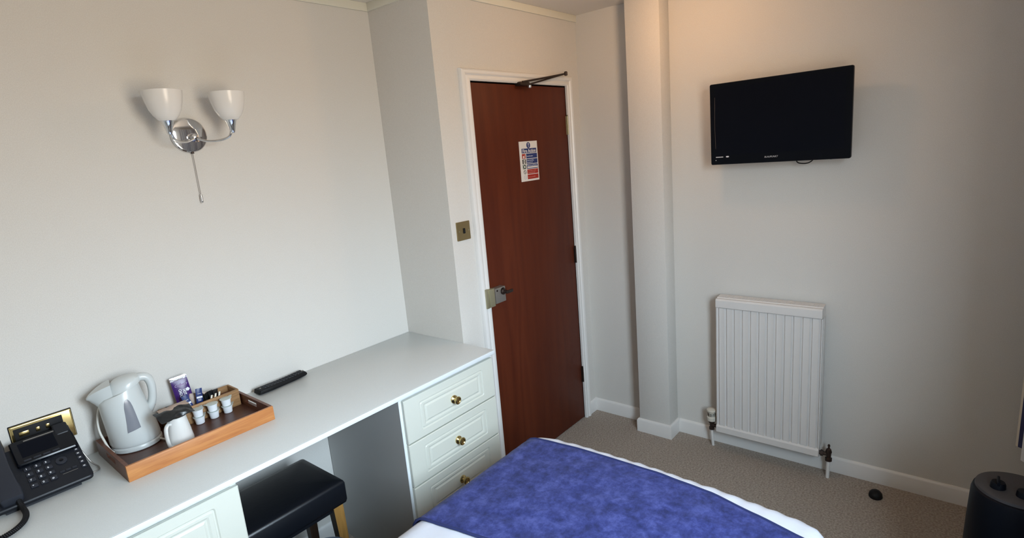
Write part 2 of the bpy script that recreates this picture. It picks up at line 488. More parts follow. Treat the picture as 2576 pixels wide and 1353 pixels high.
# ------------------------------------------------------------------ ceiling light (just above the frame)
cl = thing('ceiling_light', 'small warm ceiling light glowing near the top of the pillar', 'ceiling light', (-.50, -1.14, H))
MB().lathe([(.055, 0), (.055, -.012), (.045, -.018)], n=32).build('lamp_base', M['trim'], cl)
MB().lathe([(.040, -.018), (.046, -.03), (.040, -.05), (.022, -.064), (.002, -.068)], n=32).build('lamp_shade', M['lamp_glow'], cl)
ld = bpy.data.lights.new('warm_bulb', 'POINT'); ld.energy = LAMP_POWER; ld.color = (1.0, .56, .28); ld.shadow_soft_size = .05
lo = bpy.data.objects.new('warm_bulb', ld); COL.objects.link(lo); lo.parent = cl; lo.location = (0, 0, -.115)

# ================================================================== DESK
ZD = .811; YF = -.583; YC = -.553; YDF = -.571
wt = MB()
wt.box(-3.35, -1.113, YF + .006, -.001, ZD - .018, ZD, bev=.001)
wt = wt.build('worktop', M['worktop'])
tag(wt, 'long pale grey worktop running along the wall under the tea tray and telephone', 'worktop')
MB().box(-3.35, -1.113, YF, YF + .006, ZD - .018, ZD, bev=.0025, seg=3).build('edge_strip', M['edge'], wt)

def knob(parent, x, z):
    kb = MB()
    kb.lathe([(.017, 0), (.017, -.004), (.012, -.007), (.008, -.010), (.007, -.016), (.013, -.019), (.0165, -.023), (.0165, -.027), (.012, -.029), (.009, -.026), (.002, -.026)], (x, YDF, z), 'Y', n=28)
    return kb.build('knob', M['brass'], parent)

def front(parent, x0, x1, z0, z1, kx=None):
    w_, h_ = x1 - x0, z1 - z0; cx, cz = (x0 + x1) / 2, (z0 + z1) / 2
    m = MB(); rings = []
    mx, mz = .072 if w_ > .4 else .05, .030
    levels = [  # inset x, inset z, depth (towards viewer = negative), corner radius
        (0, 0, .018, .001), (0, 0, .003, .001), (.003, .003, 0, .001),
        (mx, mz, 0, .008), (mx + .003, mz + .003, .003, .008), (mx + .007, mz + .007, .003, .007), (mx + .010, mz + .010, .0005, .006),
        (mx + .020, mz + .017, .0005, .002), (mx + .026, mz + .023, .0035, .002), (mx + .030, mz + .026, .0035, .002), (mx + .036, mz + .032, 0, .002)]
    for ix, iz, d, r_ in levels:
        rings.append([(cx + u, YDF + d, cz + v) for u, v in rrect(w_ - 2 * ix, h_ - 2 * iz, r_, 4)])
    m.rings(rings)
    d_ = m.build('drawer', M['cream'], parent, ang=20)
    knob(d_, kx if kx is not None else cx, cz - .004)
    return d_

def pedestal(name, label, x0, x1, fx0, fx1):
    root = thing(name, label, 'drawer unit', ((x0 + x1) / 2, -.28, 0))
    inv = (-(x0 + x1) / 2, .28, 0)
    c = MB()
    c.box(x0, x0 + .016, YC, -.004, 0, ZD - .019); c.box(x1 - .016, x1, YC, -.004, 0, ZD - .019)
    c.box(x0 + .016, x1 - .016, -.012, -.004, 0, ZD - .019); c.box(x0 + .016, x1 - .016, YC, -.012, .05, .066)
    c.box(x0 + .016, x1 - .016, YC + .03, YC + .046, 0, .05)
    c = c.build('carcass', M['grey_panel'], root); c.location = inv
    e_ = MB()
    e_.box(x0, x0 + .016, YC - .0015, YC, 0, ZD - .019); e_.box(x1 - .016, x1, YC - .0015, YC, 0, ZD - .019)
    e_.box(x0 + .016, x1 - .016, YC - .0015, YC + .01, ZD - .034, ZD - .019)
    e_ = e_.build('edge_band', M['edge'], root); e_.location = inv
    zt = .776
    for k in range(4):
        d_ = front(root, fx0, fx1, zt - .184 * (k + 1) + .005, zt - .184 * k)
        d_.location = inv
    return root
pedestal('drawer_unit', 'cream drawer unit with brass knobs beside the brown door', -1.640, -1.113, -1.628, -1.121)
pedestal('drawer_unit', 'cream drawer unit at the left of the black stool, below the telephone', -2.762, -2.250, -2.754, -2.250)

# ================================================================== STOOL, BIN
st = thing('stool', 'black leather topped stool with wooden legs pushed under the worktop', 'stool', (-2.04, -.285, 0))
sx0, sx1, sy0, sy1 = -2.245 + 2.04, -1.835 + 2.04, -.432 + .285, -.14 + .285
cxx, cyy = (sx0 + sx1) / 2, (sy0 + sy1) / 2
rings = []
for ins, z, r_ in ((.010, .426, .014), (.002, .429, .010), (.0, .44, .006), (.0, .506, .006), (.0025, .514, .008), (.008, .519, .010), (.03, .523, .015), (.08, .527, .02), (.13, .528, .01)):
    rings.append([(cxx + u, cyy + v, z) for u, v in rrect(sx1 - sx0 - 2 * ins, sy1 - sy0 - 2 * ins, r_, 4)])
MB().rings(rings).build('seat', M['leather'], st, ang=60)
fr = MB()
fr.box(sx0 + .058, sx1 - .058, sy0 + .02, sy1 - .02, .405, .427); fr.build('seat_frame', M['leather'], st)
for ix, iy in ((0, 0), (1, 0), (0, 1), (1, 1)):
    x_ = sx0 + .035 if ix == 0 else sx1 - .035
    y_ = sy0 + .035 if iy == 0 else sy1 - .035
    m = MB(); rings = []
    for z, h_, off in ((0, .013, .012), (.427, .020, 0)):
        dx = (-off if ix == 0 else off); dy = (-off if iy == 0 else off)
        rings.append([(x_ + dx + a1 * h_, y_ + dy + a2 * h_, z) for a1, a2 in ((-1, -1), (1, -1), (1, 1), (-1, 1))])
    m.rings(rings)
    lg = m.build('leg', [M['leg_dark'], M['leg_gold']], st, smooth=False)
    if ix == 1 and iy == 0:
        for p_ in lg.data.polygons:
            if p_.normal.x > .5 or p_.normal.y < -.5: p_.material_index = 1  # right and front faces golden, remaining faces dark
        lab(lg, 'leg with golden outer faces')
bn = thing('waste_bin', 'round blue-grey waste bin standing in front of the black stool', 'bin', (-2.010, -.520, 0))
bn.scale = (.82, .82, 1.18)
bb = MB()
bb.lathe([(.085, 0), (.09, .004), (.112, .285), (.117, .292), (.117, .298), (.113, .300), (.108, .294), (.087, .01), (.0, .01)], n=40, cap0=True, cap1=False)
bb.build('bin_body', M['bin'], bn)

# ================================================================== BED
ZT = .553; RC = .10; RR = .055; YL, YRt = -.866, -1.945; YM = (YL + YRt) / 2; HW = (YL - YRt) / 2
def footx(y): return -1.188 - (.05 if y > -1.3 else .034) * ((y - (-1.30)) / .6) ** 2
def prof_pt(x_rel, s, z_low, off=0.0, hw=HW):
    """x_rel = distance from the foot edge; s in [-1,1] across"""
    w_ = hw + off
    if x_rel < RC:
        dd = RC - max(x_rel, 0); w_ = w_ - (RC - math.sqrt(max(RC * RC - dd * dd, 0)))
    drop = 0
    if x_rel < RR:
        dd = RR - max(x_rel, 0); drop = RR - math.sqrt(max(RR * RR - dd * dd, 0))
    zt = ZT - drop + off
    a = abs(s); sg = 1 if s >= 0 else -1
    flat = w_ - RR
    L1 = flat; L2 = RR * PI / 2; L3 = max(zt - RR - z_low, .001)
    q = a * (L1 + L2 + L3)
    if q < L1: return sg * q, zt
    if q < L1 + L2:
        t = (q - L1) / RR; return sg * (flat + RR * math.sin(t)), zt - RR * (1 - math.cos(t))
    return sg * w_, zt - RR - (q - L1 - L2)
from mathutils import noise
def wr(x, y, k=1.0):
    return k * (.003 * noise.noise(Vector((x * 9, y * 9, 0))) + .0018 * noise.noise(Vector((x * 30, y * 12 + x * 15, 3))))
bed = thing('bed', 'single divan bed base and mattress under the white duvet', 'bed', (-2.2, YM, 0))
MB().box(-.95, .95, -HW + .05, HW - .05, .04, .30, bev=.01).build('divan_base', M['divan'], bed)
MB().box(-.95, .95, -HW + .03, HW - .03, .30, .50, bev=.04, seg=4).build('mattress', M['duvet'], bed)
for a_, b_ in ((-.85, -.4), (-.85, .4), (.85, -.4), (.85, .4)):
    MB().lathe([(.02, 0), (.02, .04)], (a_, b_, 0), n=16).build('foot', M['rubber'], bed)
# duvet
S = [-1 + 2 * i / 70 for i in range(71)]
xs = [0, .002, .006, .012, .02, .03, .042, .055, .075, .1] + [.1 + .025 * i for i in range(1, 76)]
rings = []
def ring_at(d, off=0, zlow=.30, wk=1.0):
    out = []
    for s_ in S:
        y_, z_ = prof_pt(d, s_, zlow, off)
        yy = YM + y_
        xx = footx(yy) - d
        nn = wr(xx, yy, wk) + .0018 * noise.noise(Vector((xx * 6, yy * 45, 9))) + (0.0022 * math.sin(yy * 95 + xx * 40 + 3 * noise.noise(Vector((yy * 5, 0, 0)))) if d < .12 else 0)
        out.append((xx, yy, z_ + nn))
    return out
low = []
for s_ in S:
    y_, z_ = prof_pt(0, s_, .30)
    low.append((footx(YM + y_) + .004 * math.sin(y_ * 60), YM + y_, .30))
rings = [ring_at(d) for d in xs]
m = MB(); m.rings([low] + rings, closed=False)
dv = m.build('duvet', M['duvet'], ang=80)
tag(dv, 'white duvet spread over the bed, showing beyond the blue runner', 'duvet')
# runner
def runner_x0(y): return max(.004, -0.0)
m = MB(); rr_ = []
NX = 44
for k in range(NX + 1):
    t = k / NX; out = []
    for s_ in S:
        y_, _ = prof_pt(.2, s_, .33)
        yy = YM + y_
        # near edge (towards the foot) and far edge (towards the head) of the runner
        d_near = .073 + .006 * math.sin((yy + 1.0) * 5) + (.045 * (-yy - 1.60) / .3 if yy < -1.60 else 0)
        x_far = -1.868 + .17 * (YL - yy) if yy > YRt else -1.7
        d_far = footx(yy) - x_far
        d = d_near + (d_far - d_near) * t
        y2, z2 = prof_pt(d, s_, .33, .006)
        y3 = YM + y2
        xx = footx(y3) - d
        out.append((xx, y3, z2 + wr(xx, y3) + (.0015 if 0 < k < NX else 0)))
    rr_.append(out)
m.rings(rr_, closed=False)
rn = m.build('bed_runner', M['velvet'], ang=80)
tag(rn, 'blue crushed velvet runner laid across the foot of the white bed', 'bed runner')
for side, rg in (('hem', rr_[0]), ('hem', rr_[-1])):
    hm = MB(); hm.tube([Vector(p) for p in rg], .0045, n=8); hm.build('hem', M['hem'], rn)

# ================================================================== RADIATOR
rd = thing('radiator', 'white ribbed panel radiator fixed to the wall below the television', 'radiator', (0, -1.445, 0))
Y0, Y1 = -1.682 + 1.445, -1.196 + 1.445   # local
# ribbed front panel
nfl = 12; pitch = (Y1 - Y0 - .02) / nfl
poly = [(-.098, Y1 - .002)]
xfz = -.100
front_pts = [(-.080, Y1), (-.097, Y1), (xfz, Y1 - .004)]
y = Y1 - .010
for i in range(nfl):
    ya, yb = y, y - pitch
    front_pts += [(xfz + .009, ya - .001), (xfz + .009, ya - .003), (xfz, ya - .008), (xfz + .0015, (ya + yb) / 2), (xfz, yb + .005)]
    y = yb
front_pts += [(xfz + .009, Y0 + .009), (xfz + .009, Y0 + .007), (xfz, Y0 + .004), (-.097, Y0), (-.080, Y0)]
m = MB(); m.prism(front_pts, .150, .798, 'Z'); m.build('ribbed_panel', M['radiator'], rd, ang=25)
m = MB()
m.rings([[(x_, y_, z_) for (x_, z_) in ((-.080, .107), (-.098, .107), (-.104, .112), (-.104, .142), (-.098, .152), (-.080, .152))] for y_ in (Y1, Y0)])
m.build('bottom_seam', M['radiator'], rd, ang=25)
MB().box(-.050, -.040, Y0 + .006, Y1 - .006, .115, .80).build('back_panel', M['radiator'], rd)
# convector fins between the panels
m = MB()
for i in range(16):
    yy = Y0 + .03 + i * (Y1 - Y0 - .06) / 15
    m.box(-.080, -.050, yy - .0008, yy + .0008, .16, .77)
m.build('fins', M['radiator'], rd)
m = MB()
m.rings([[(x_, y_, z_) for (x_, z_) in ((-.030, .800), (-.103, .800), (-.105, .804), (-.105, .838), (-.100, .846), (-.082, .846), (-.080, .850), (-.030, .852))] for y_ in (Y1 - .002, Y0 + .002)])
m.build('top_cover', M['radiator'], rd, ang=25)
m = MB()
for i in range(22):
    yy = Y0 + .03 + i * .0198
    m.box(-.074, -.040, yy - .004, yy + .004, .8512, .8528)
m.build('top_grille', M['radiator'], rd)
for ys_ in (Y0 - .001, Y1 - .002):
    MB().box(-.078, -.036, ys_, ys_ + .003, .15, .80, bev=.001).build('side_cover', M['radiator'], rd)
MB().box(-.036, -.001, Y0 + .08, Y0 + .11, .2, .75).build('wall_bracket', M['radiator'], rd)
MB().box(-.036, -.001, Y1 - .11, Y1 - .08, .2, .75).build('wall_bracket', M['radiator'], rd)
# thermostatic valve on the left, lockshield on the right
v = MB()
v.lathe([(.010, .098), (.014, .100), (.014, .112), (.010, .115), (.011, .135), (.016, .140), (.017, .150), (.013, .154)], (-.070, .285, 0), n=20)
v.tube([(-.070, .285, .125), (-.070, Y1 - .012, .125)], .009, n=14)
v.lathe([(.014, Y1 + .0), (.014, Y1 + .012)], (-.070, 0, .125), 'Y', n=6)
vb = v.build('valve_body', M['bronze'], rd)
hd = MB()
hd.lathe([(.013, .150), (.023, .153), (.024, .172), (.019, .176), (.018, .198), (.022, .203), (.0255, .209), (.0245, .215), (.014, .219), (.001, .220)], (-.070, .285, 0), n=32)
hd = hd.build('valve_head', M['trv'], rd)
sl = MB()
for k in range(14):
    a_ = 2 * PI * k / 14
    sl.box(-.070 + math.cos(a_) * .0178 - .0016, -.070 + math.cos(a_) * .0178 + .0016, .285 + math.sin(a_) * .0178 - .0016, .285 + math.sin(a_) * .0178 + .0016, .179, .196)
sl.build('valve_slots', M['rubber'], hd)
v = MB()
v.lathe([(.010, .088), (.015, .090), (.015, .104), (.010, .107), (.012, .130), (.014, .136), (.010, .150), (.005, .153), (.004, .162), (.006, .165), (.005, .172), (.001, .176)], (-.073, -.276, 0), n=20)
v.tube([(-.073, -.276, .122), (-.073, Y0 + .010, .122)], .0095, n=14)
v.lathe([(.015, Y0 - .016), (.015, Y0 - .004)], (-.073, 0, .122), 'Y', n=6)
v.build('lockshield_valve', M['bronze'], rd)
MB().tube([(-.060, .282, 0), (-.070, .285, .10)], .0075, n=16).build('pipe', M['trim'], rd)
MB().tube([(-.075, -.274, 0), (-.073, -.276, .09)], .0085, n=16).build('pipe', M['trim'], rd)

# ================================================================== TELEVISION
tv = thing('television', 'black flat screen television on a wall bracket above the radiator', 'television', (-.12, -1.476, 1.70), (0, math.radians(-2.0), 0))
TW, TH = .581, .370
def xr(w_, h_, r_, x_): return [(x_, u, v_) for u, v_ in rrect(w_, h_, r_, 5)]
MB().rings([xr(TW - .02, TH - .02, .01, .045), xr(TW - .004, TH - .004, .008, .036), xr(TW, TH, .007, .02), xr(TW, TH, .007, .003), xr(TW - .003, TH - .003, .006, 0), xr(TW - .03, TH - .03, .004, .0005)]).build('bezel', M['tv_black'], tv, ang=30)
MB().rings([xr(TW - .050, TH - .062, .002, -.0006), xr(TW - .050, TH - .062, .002, .002)]).build('screen', M['screen'], tv).location = (-.0002, 0, .013)
MB().rings([xr(TW * .6, TH * .6, .02, .045), xr(TW * .55, TH * .55, .02, .068)]).build('back_cover', M['black_plastic'], tv)
b = MB(); b.box(.066, .117, -.06, .06, -.08, .08, bev=.003); b.build('wall_bracket', M['black_plastic'], tv)
# bevel gleam modelled as a thin line, badge, sticker, standby light
MB().tube([(-.0012, TW / 2 - .024, .125), (-.0018, TW / 2 - .022, .0), (-.0012, TW / 2 - .024, -.11)], .0006, n=6, samples=4).build('gleam_line', M['bronze'], tv)
text('BLAUPUNKT', .0105, (-.001, .026 - .006, -TH / 2 + .022), M['key_grey'], tv, (PI / 2, 0, -PI / 2), align='CENTER', sx=.95, shear=.2)
pill = MB(); pill.rings([[(-.0012, u, v_) for u, v_ in rrect(.013, .0062, .003, 5)], [(.001, u, v_) for u, v_ in rrect(.013, .0062, .003, 5)]])
pill = pill.build('sticker', M['pale_print'], tv); pill.location = (0, TW / 2 - .078, -TH / 2 + .036)
s2 = MB()
for yo, wd_ in ((-.042, .012), (-.052, .007), (-.060, .008), (-.067, .006)):
    s2.box(-.001, .001, TW / 2 + yo - .0 - wd_ / 2 + .012, TW / 2 + yo + wd_ / 2 + .012, -TH / 2 + .0335, -TH / 2 + .0375)
s2.build('sticker_print', M['key_grey'], tv)
MB().lathe([(.0018, -.0010), (.0018, .001)], (0, TW / 2 - .024, -TH / 2 + .021), 'X', n=12).build('standby_light', M['pale_print'], tv)
cb = MB().tube([(-.062, -1.545, 1.55), (-.06, -1.55, 1.51), (-.058, -1.572, 1.500), (-.06, -1.60, 1.503), (-.062, -1.62, 1.522), (-.062, -1.625, 1.56)], .0025, samples=6)
cb.tube([(-.062, -1.66, 1.55), (-.062, -1.675, 1.517), (-.062, -1.70, 1.520), (-.062, -1.71, 1.55)], .0025, samples=6)
cb = cb.build('cable', M['rubber'], tv); cb.matrix_parent_inverse = (Matrix.Translation((-.12, -1.476, 1.70)) @ Matrix.Rotation(math.radians(-2), 4, 'Y')).inverted()

# ================================================================== WALL LAMP (sconce)
sc = thing('wall_lamp', 'chrome twin arm wall lamp with two white glass shades and pull cord', 'wall lamp', (-1.974, 0, 1.812))
MB().lathe([(.058, 0), (.060, -.004), (.060, -.013), (.057, -.0165), (.053, -.0175), (.001, -.0175)], axis='Y', n=48).build('back_plate', M['chrome'], sc)
MB().lathe([(.014, -.017), (.014, -.034), (.011, -.042), (.001, -.046)], (0.008, 0, -.008), 'Y', n=24).build('hub', M['chrome'], sc)
for sgn in (-1, 1):
    cx_ = .1025 * sgn
    ar = MB().tube([(.008, -.036, -.010), (.03 * sgn + .004, -.060, -.024), (.065 * sgn, -.095, -.026), (.09 * sgn, -.118, -.016), (cx_ - .004 * sgn, -.126, .004)], .0042, n=12, samples=8)
    ar = ar.build('arm', M['chrome'], sc)
    MB().lathe([(.006, -.004), (.0085, .0), (.011, .012), (.018, .036), (.0205, .040), (.019, .041), (.001, .041)], (cx_, -.127, 0), n=32).build('lamp_holder', M['chrome'], ar)
    MB().lathe([(.020, .040), (.026, .043), (.037, .056), (.047, .075), (.0535, .098), (.0575, .120), (.059, .134), (.0575, .1345), (.052, .10), (.045, .077), (.034, .058), (.02, .046)], (cx_, -.127, 0), n=48, cap0=False, cap1=False).build('lamp_shade', M['opal'], ar)
pc = MB()
pc.tube([(0, -.012, -.056), (0.0, -.012, -.212)], .0012, n=6); pc = pc.build('pull_cord', M['nickel'], sc)
MB().lathe([(.002, -.208), (.0042, -.210), (.0045, -.236), (.004, -.238)], (0, -.012, 0), n=16).build('cord_weight', M['chrome'], pc)
MB().lathe([(.005, -.064), (.005, -.056)], (0, -.012, 0), n=12).build('cord_outlet', M['bronze'], sc)

# ================================================================== LIGHT SWITCH, SOCKET, SIGN
sw = thing('light_switch', 'square brass light switch on the wall left of the door', 'light switch', (-1.041, YD, 1.327))
MB().rings([[(u, d_, v_) for u, v_ in rrect(a_, a_ + .002, .002, 3)] for a_, d_ in ((.082, 0), (.083, -.005), (.081, -.0075), (.076, -.008))]).build('face_plate', M['satin_brass'], sw, ang=20)
MB().box(-.006, .006, -.0115, -.007, -.012, .012, bev=.0015).build('rocker', M['rubber'], sw)
for q in (-.030, .030):
    MB().lathe([(.003, -.008), (.003, -.0088)], (q, 0, 0), 'Y', n=12).build('screw', M['old_brass'], sw)

so = thing('wall_socket', 'polished brass double wall socket half hidden behind the telephone', 'wall socket', (-2.561, 0, .9385))
MB().rings([[(u, d_, v_) for u, v_ in rrect(.150 - i_, .090 - i_, .002, 3)] for i_, d_ in ((0, 0), (0, -.006), (.003, -.009), (.006, -.0095))]).build('face_plate', M['brass'], so, ang=20)
MB().box(-.068, .050, -.0115, -.009, -.036, .036, bev=.001).build('socket_insert', M['rubber'], so)
for q in (-.045, -.012, .012):
    MB().box(q - (.012 if q < -.04 else .005), q + (.012 if q < -.04 else .005), -.0145, -.011, .010, .024, bev=.001).build('socket_switch', M['brass'], so)
MB().rings([[(u, d_, v_) for u, v_ in rrect(.154, .094, .002, 3)] for d_ in (0, -.0025)]).build('backing_frame', M['rubber'], so)
for q in (-.035, .035):
    pg_ = MB().box(q - .02, q + .02, -.035, -.0115, -.028, .004, bev=.005).build('plug', M['rubber'], so)

sg = thing('fire_action_sign', 'white fire action notice with blue and red panels on the door', 'sign', (-.583, YD + .002, 1.704))
SWD, SH = .151, .201
MB().box(0, SWD, -.002, 0, -SH, 0).build('notice_board', M['sign_white'], sg)
def sq(u0, u1, v0, v1, m_, nm, d_=.0004):
    return MB().box(u0 * SWD, u1 * SWD, -.002 - d_, -.0019, -v1 * SH, -v0 * SH).build(nm, m_, sg)
MB().lathe([(.0155, -.0024), (.0155, -.0019)], (.5 * SWD, 0, -.10 * SH), 'Y', n=32).build('blue_disc', M['sign_blue'], sg)
mk = MB(); mk.rings([[(.5 * SWD + x_, d_, -.10 * SH + z_) for x_, z_ in ((-.0035, .011), (.0035, .011), (.0018, -.003), (-.0018, -.003))] for d_ in (-.0028, -.0023)])
mk.lathe([(.0022, -.0028), (.0022, -.0023)], (.5 * SWD, 0, -.10 * SH - .0075), 'Y', n=12)
mk.build('exclamation_mark', M['sign_white'], sg)
sq(.115, .93, .178, .292, M['sign_blue'], 'blue_header')
text('Fire Action', .0245, (.523 * SWD, -.0026, -.278 * SH), M['sign_white'], sg, align='CENTER', sx=1.0, bold=.0004)
rows = [(.308, .428, 'sign_blue', ['Sound the alarm']), (.444, .562, 'sign_blue', ['Leave the building', 'by nearest exit']), (.578, .690, 'sign_blue', ['Report to assembly point']),
        (.706, .822, 'sign_red', ['Do not stop to collect', 'personal belongings']), (.838, .952, 'sign_red', ['Do not use the lifts'])]
for i, (v0, v1, mm, tx) in enumerate(rows):
    sq(.345, .955, v0, v1, M[mm], 'blue_panel' if i < 3 else 'red_panel')
    tm = M['pale_print'] if i < 3 else M['sign_pink']
    for j, t_ in enumerate(tx):
        vz = (v0 + v1) / 2 + (.017 if len(tx) == 1 else (-.012 if j == 0 else .035))
        if i == 2: vz = v0 + .042
        text(t_, .0079, (.365 * SWD, -.0026, -vz * SH), tm, sg)
    if i == 2: sq(.37, .94, v0 + .056, v1 - .018, M['sign_white'], 'blank_strip', .0007)
    cxs, cz_ = .215 * SWD, -(v0 + v1) / 2 * SH
    if i == 0:
        sq(.115, .305, v0 + .002, v1 - .002, M['sign_red'], 'alarm_symbol')
        MB().lathe([(.006, -.0027), (.006, -.0023)], (cxs - .003, 0, cz_ - .004), 'Y', n=20).build('alarm_button', M['sign_white'], sg)
        MB().box(cxs + .004, cxs + .008, -.0027, -.0023, cz_ - .008, cz_ + .008).build('hand_symbol', M['sign_pink'], sg)
    elif i == 1:
        sq(.115, .305, v0 + .002, v1 - .002, M['sign_black'], 'exit_symbol')
        MB().box(cxs - .006, cxs + .006, -.0027, -.0023, cz_ - .010, cz_ + .009).build('exit_door', M['sign_white'], sg)
        MB().box(cxs - .002, cxs + .002, -.0030, -.0026, cz_ - .006, cz_ + .005).build('running_figure', M['sign_green'], sg)
    elif i == 2:
        sq(.115, .305, v0 + .002, v1 - .002, M['sign_green'], 'assembly_symbol')
        MB().lathe([(.0055, -.0027), (.0055, -.0023)], (cxs, 0, cz_), 'Y', n=20).build('assembly_dot', M['sign_white'], sg)
        ar_ = MB()
        for a_, b_ in ((-1, -1), (1, -1), (-1, 1), (1, 1)):
            ar_.rings([[(cxs + a_ * p_[0], d_, cz_ + b_ * p_[1]) for p_ in ((.007, .009), (.012, .009), (.012, .0035))] for d_ in (-.0027, -.0023)])
        ar_.build('assembly_arrows', M['sign_white'], sg)
    else:
        g_ = MB()
        g_.rings([[(cxs + r_ * math.cos(2 * PI * k / 28), d_, cz_ + r_ * math.sin(2 * PI * k / 28)) for k in range(28)] for r_, d_ in ((.0105, -.0021), (.0105, -.0026), (.0080, -.0026), (.0080, -.0021))], False, False)
        g_.rings([[(cxs + p_[0], d_, cz_ + p_[1]) for p_ in ((-.0068, .0056), (-.0056, .0068), (.0068, -.0056), (.0056, -.0068))] for d_ in (-.0026, -.0021)])
        g_.build('prohibition_ring', M['key_grey'] if i == 4 else M['sign_black'], sg)

# ================================================================== TELEPHONE
ph = thing('telephone', 'black desk telephone with corded handset at the left end of the worktop', 'telephone', (-2.505, -.205, ZD + .0005), (math.radians(30), 0, 0))
# body in the tilted frame: x to the right, y up the slope, z out of the face
def yr(u0, u1, v0, v1, r_, z_, n_=4):
    return [((u0 + u1) / 2 + a_, (v0 + v1) / 2 + b_, z_) for a_, b_ in rrect(u1 - u0, v1 - v0, r_, n_)]
MB().rings([yr(-.232, .0, .004, .196, .010, .006), yr(-.234, .002, 0, .199, .012, .010), yr(-.234, .002, 0, .199, .012, .020), yr(-.231, -.001, .003, .196, .011, .0232)]).build('phone_body', M['black_plastic'], ph, ang=30)
s_ = MB(); c3, s3 = math.cos(math.radians(30)), .5
def W2L(y_, z_): return (y_ * c3 + z_ * s3, -y_ * s3 + z_ * c3)
foot_pts = [W2L(.001, .0), W2L(.150, .0), W2L(.150, .002), W2L(.135, .095), W2L(.011, .0145)]
s_.prism(foot_pts, -.20, -.03, 'X'); s_.build('phone_stand', M['black_plastic'], ph, smooth=False)
db = MB()
db.rings([yr(-.145, -.002, .118, .212, .006, .022), yr(-.145, -.002, .118, .212, .006, .034), yr(-.142, -.005, .121, .209, .005, .037)])
db = db.build('display_housing', M['black_gloss'], ph, ang=30)
MB().box(-.128, -.044, .142, .196, .0368, .0378).build('display', M['screen'], db)
MB().box(-.112, -.040, .2000, .2030, .0370, .0382).build('highlight_bar', M['nickel'], db)  # pale metal bar standing in for the highlight along the housing top
MB().rings([yr(-.040, -.004, .180, .226, .006, .018), yr(-.040, -.004, .180, .226, .006, .036), yr(-.037, -.007, .183, .223, .004, .039)]).build('display_shoulder', M['black_plastic'], db)
for i in range(4):
    MB().box(-.128 + i * .022, -.111 + i * .022, .1255, .1315, .0365, .0385, bev=.0008).build('soft_key', M['dark_grey'], ph)
digits = [['1', '2', '3'], ['4', '5', '6'], ['7', '8', '9'], ['*', '0', '#']]
for r_ in range(4):
    for c_ in range(3):
        u_, v_ = (-.128, -.1055, -.0838)[c_], (.107, .0855, .0642, .042)[r_]
        k_ = MB().box(u_ - .0078, u_ + .0088, v_ - .0062, v_ + .0062, .0225, .0262, bev=.0012).build('key', M['dark_grey'], ph)
        text(digits[r_][c_], .0085, (u_ - .0035, v_ - .003, .0262), M['pale_print'], k_, (0, 0, 0), bold=.0002)
for v_ in (.1128, .0962, .0789, .0614, .0435):
    k_ = MB().box(-.0165, -.0045, v_ - .0052, v_ + .0052, .0225, .0258, bev=.0012).build('side_key', M['dark_grey'], ph)
    MB().box(-.0128, -.0078, v_ - .002, v_ + .002, .0257, .0260).build('key_symbol', M['key_grey'], k_)
nv = MB(); nv.lathe([(.0135, .0225), (.0135, .0258), (.011, .0268)], (-.052, .093, 0), n=28); nv.build('navigation_key', M['dark_grey'], ph)
MB().lathe([(.005, .0262), (.005, .0282), (.004, .0286)], (-.052, .093, 0), n=20).build('centre_key', M['black_gloss'], ph)
for i in range(3):
    MB().box(-.066 + i * .0145, -.055 + i * .0145, .050, .056, .0225, .0252, bev=.0008).build('function_key', M['dark_grey'], ph)
MB().box(-.062, -.026, .0425, .0435, .0230, .0236).build('volume_bar', M['nickel'], ph)
# handset
hs = MB()
pts = []
for t_, z_, hw_, th_ in ((.010, .030, .020, .008), (.016, .037, .0250, .014), (.044, .041, .0255, .015), (.065, .047, .0225, .010), (.120, .052, .0205, .009), (.175, .049, .0225, .010), (.198, .043, .0255, .014), (.232, .040, .0250, .013), (.240, .036, .021, .008)):
    pts.append([(-.181 + a_, t_, z_ - .006 + b_) for a_, b_ in rrect(hw_ * 2, th_ * 2, min(th_, hw_) * .55, 4)])
hs.rings(pts)
hs.build('handset', M['dark_grey'], ph, ang=50)
co = []
def l2w(u, v, z): return (u, v, z)
# coil cord in the phone frame, from the handset bottom down to the worktop
path_w = [(-2.675, -.205, .845), (-2.672, -.228, .826), (-2.672, -.262, .820), (-2.682, -.30, .8195), (-2.708, -.332, .8195), (-2.745, -.345, .8195), (-2.80, -.33, .8195)]
pw = smooth_path([Vector(p) for p in path_w], 60)
inv = (Matrix.Translation((-2.505, -.205, ZD)) @ Matrix.Rotation(math.radians(30), 4, 'X')).inverted()
coil = []
for i, p in enumerate(pw):
    t_ = (pw[min(i + 1, len(pw) - 1)] - pw[max(i - 1, 0)]).normalized()
    a_ = t_.cross(Vector((0, 0, 1)))
    a_ = a_.normalized() if a_.length > .05 else Vector((1, 0, 0)); b_ = t_.cross(a_)
    ph_ = i * .9
    coil.append(inv @ (p + (a_ * math.cos(ph_) + b_ * math.sin(ph_)) * .0050))
MB().tube(coil, .0024, n=6).build('coil_cord', M['rubber'], ph)
lead = MB().tube([(-2.500, -.10, .870), (-2.487, -.115, .830), (-2.476, -.135, .8155), (-2.482, -.160, .8150), (-2.50, -.165, .8165)], .0022, samples=8)
lead.b.transform(inv)
lead.build('line_lead', M['nickel'], ph)

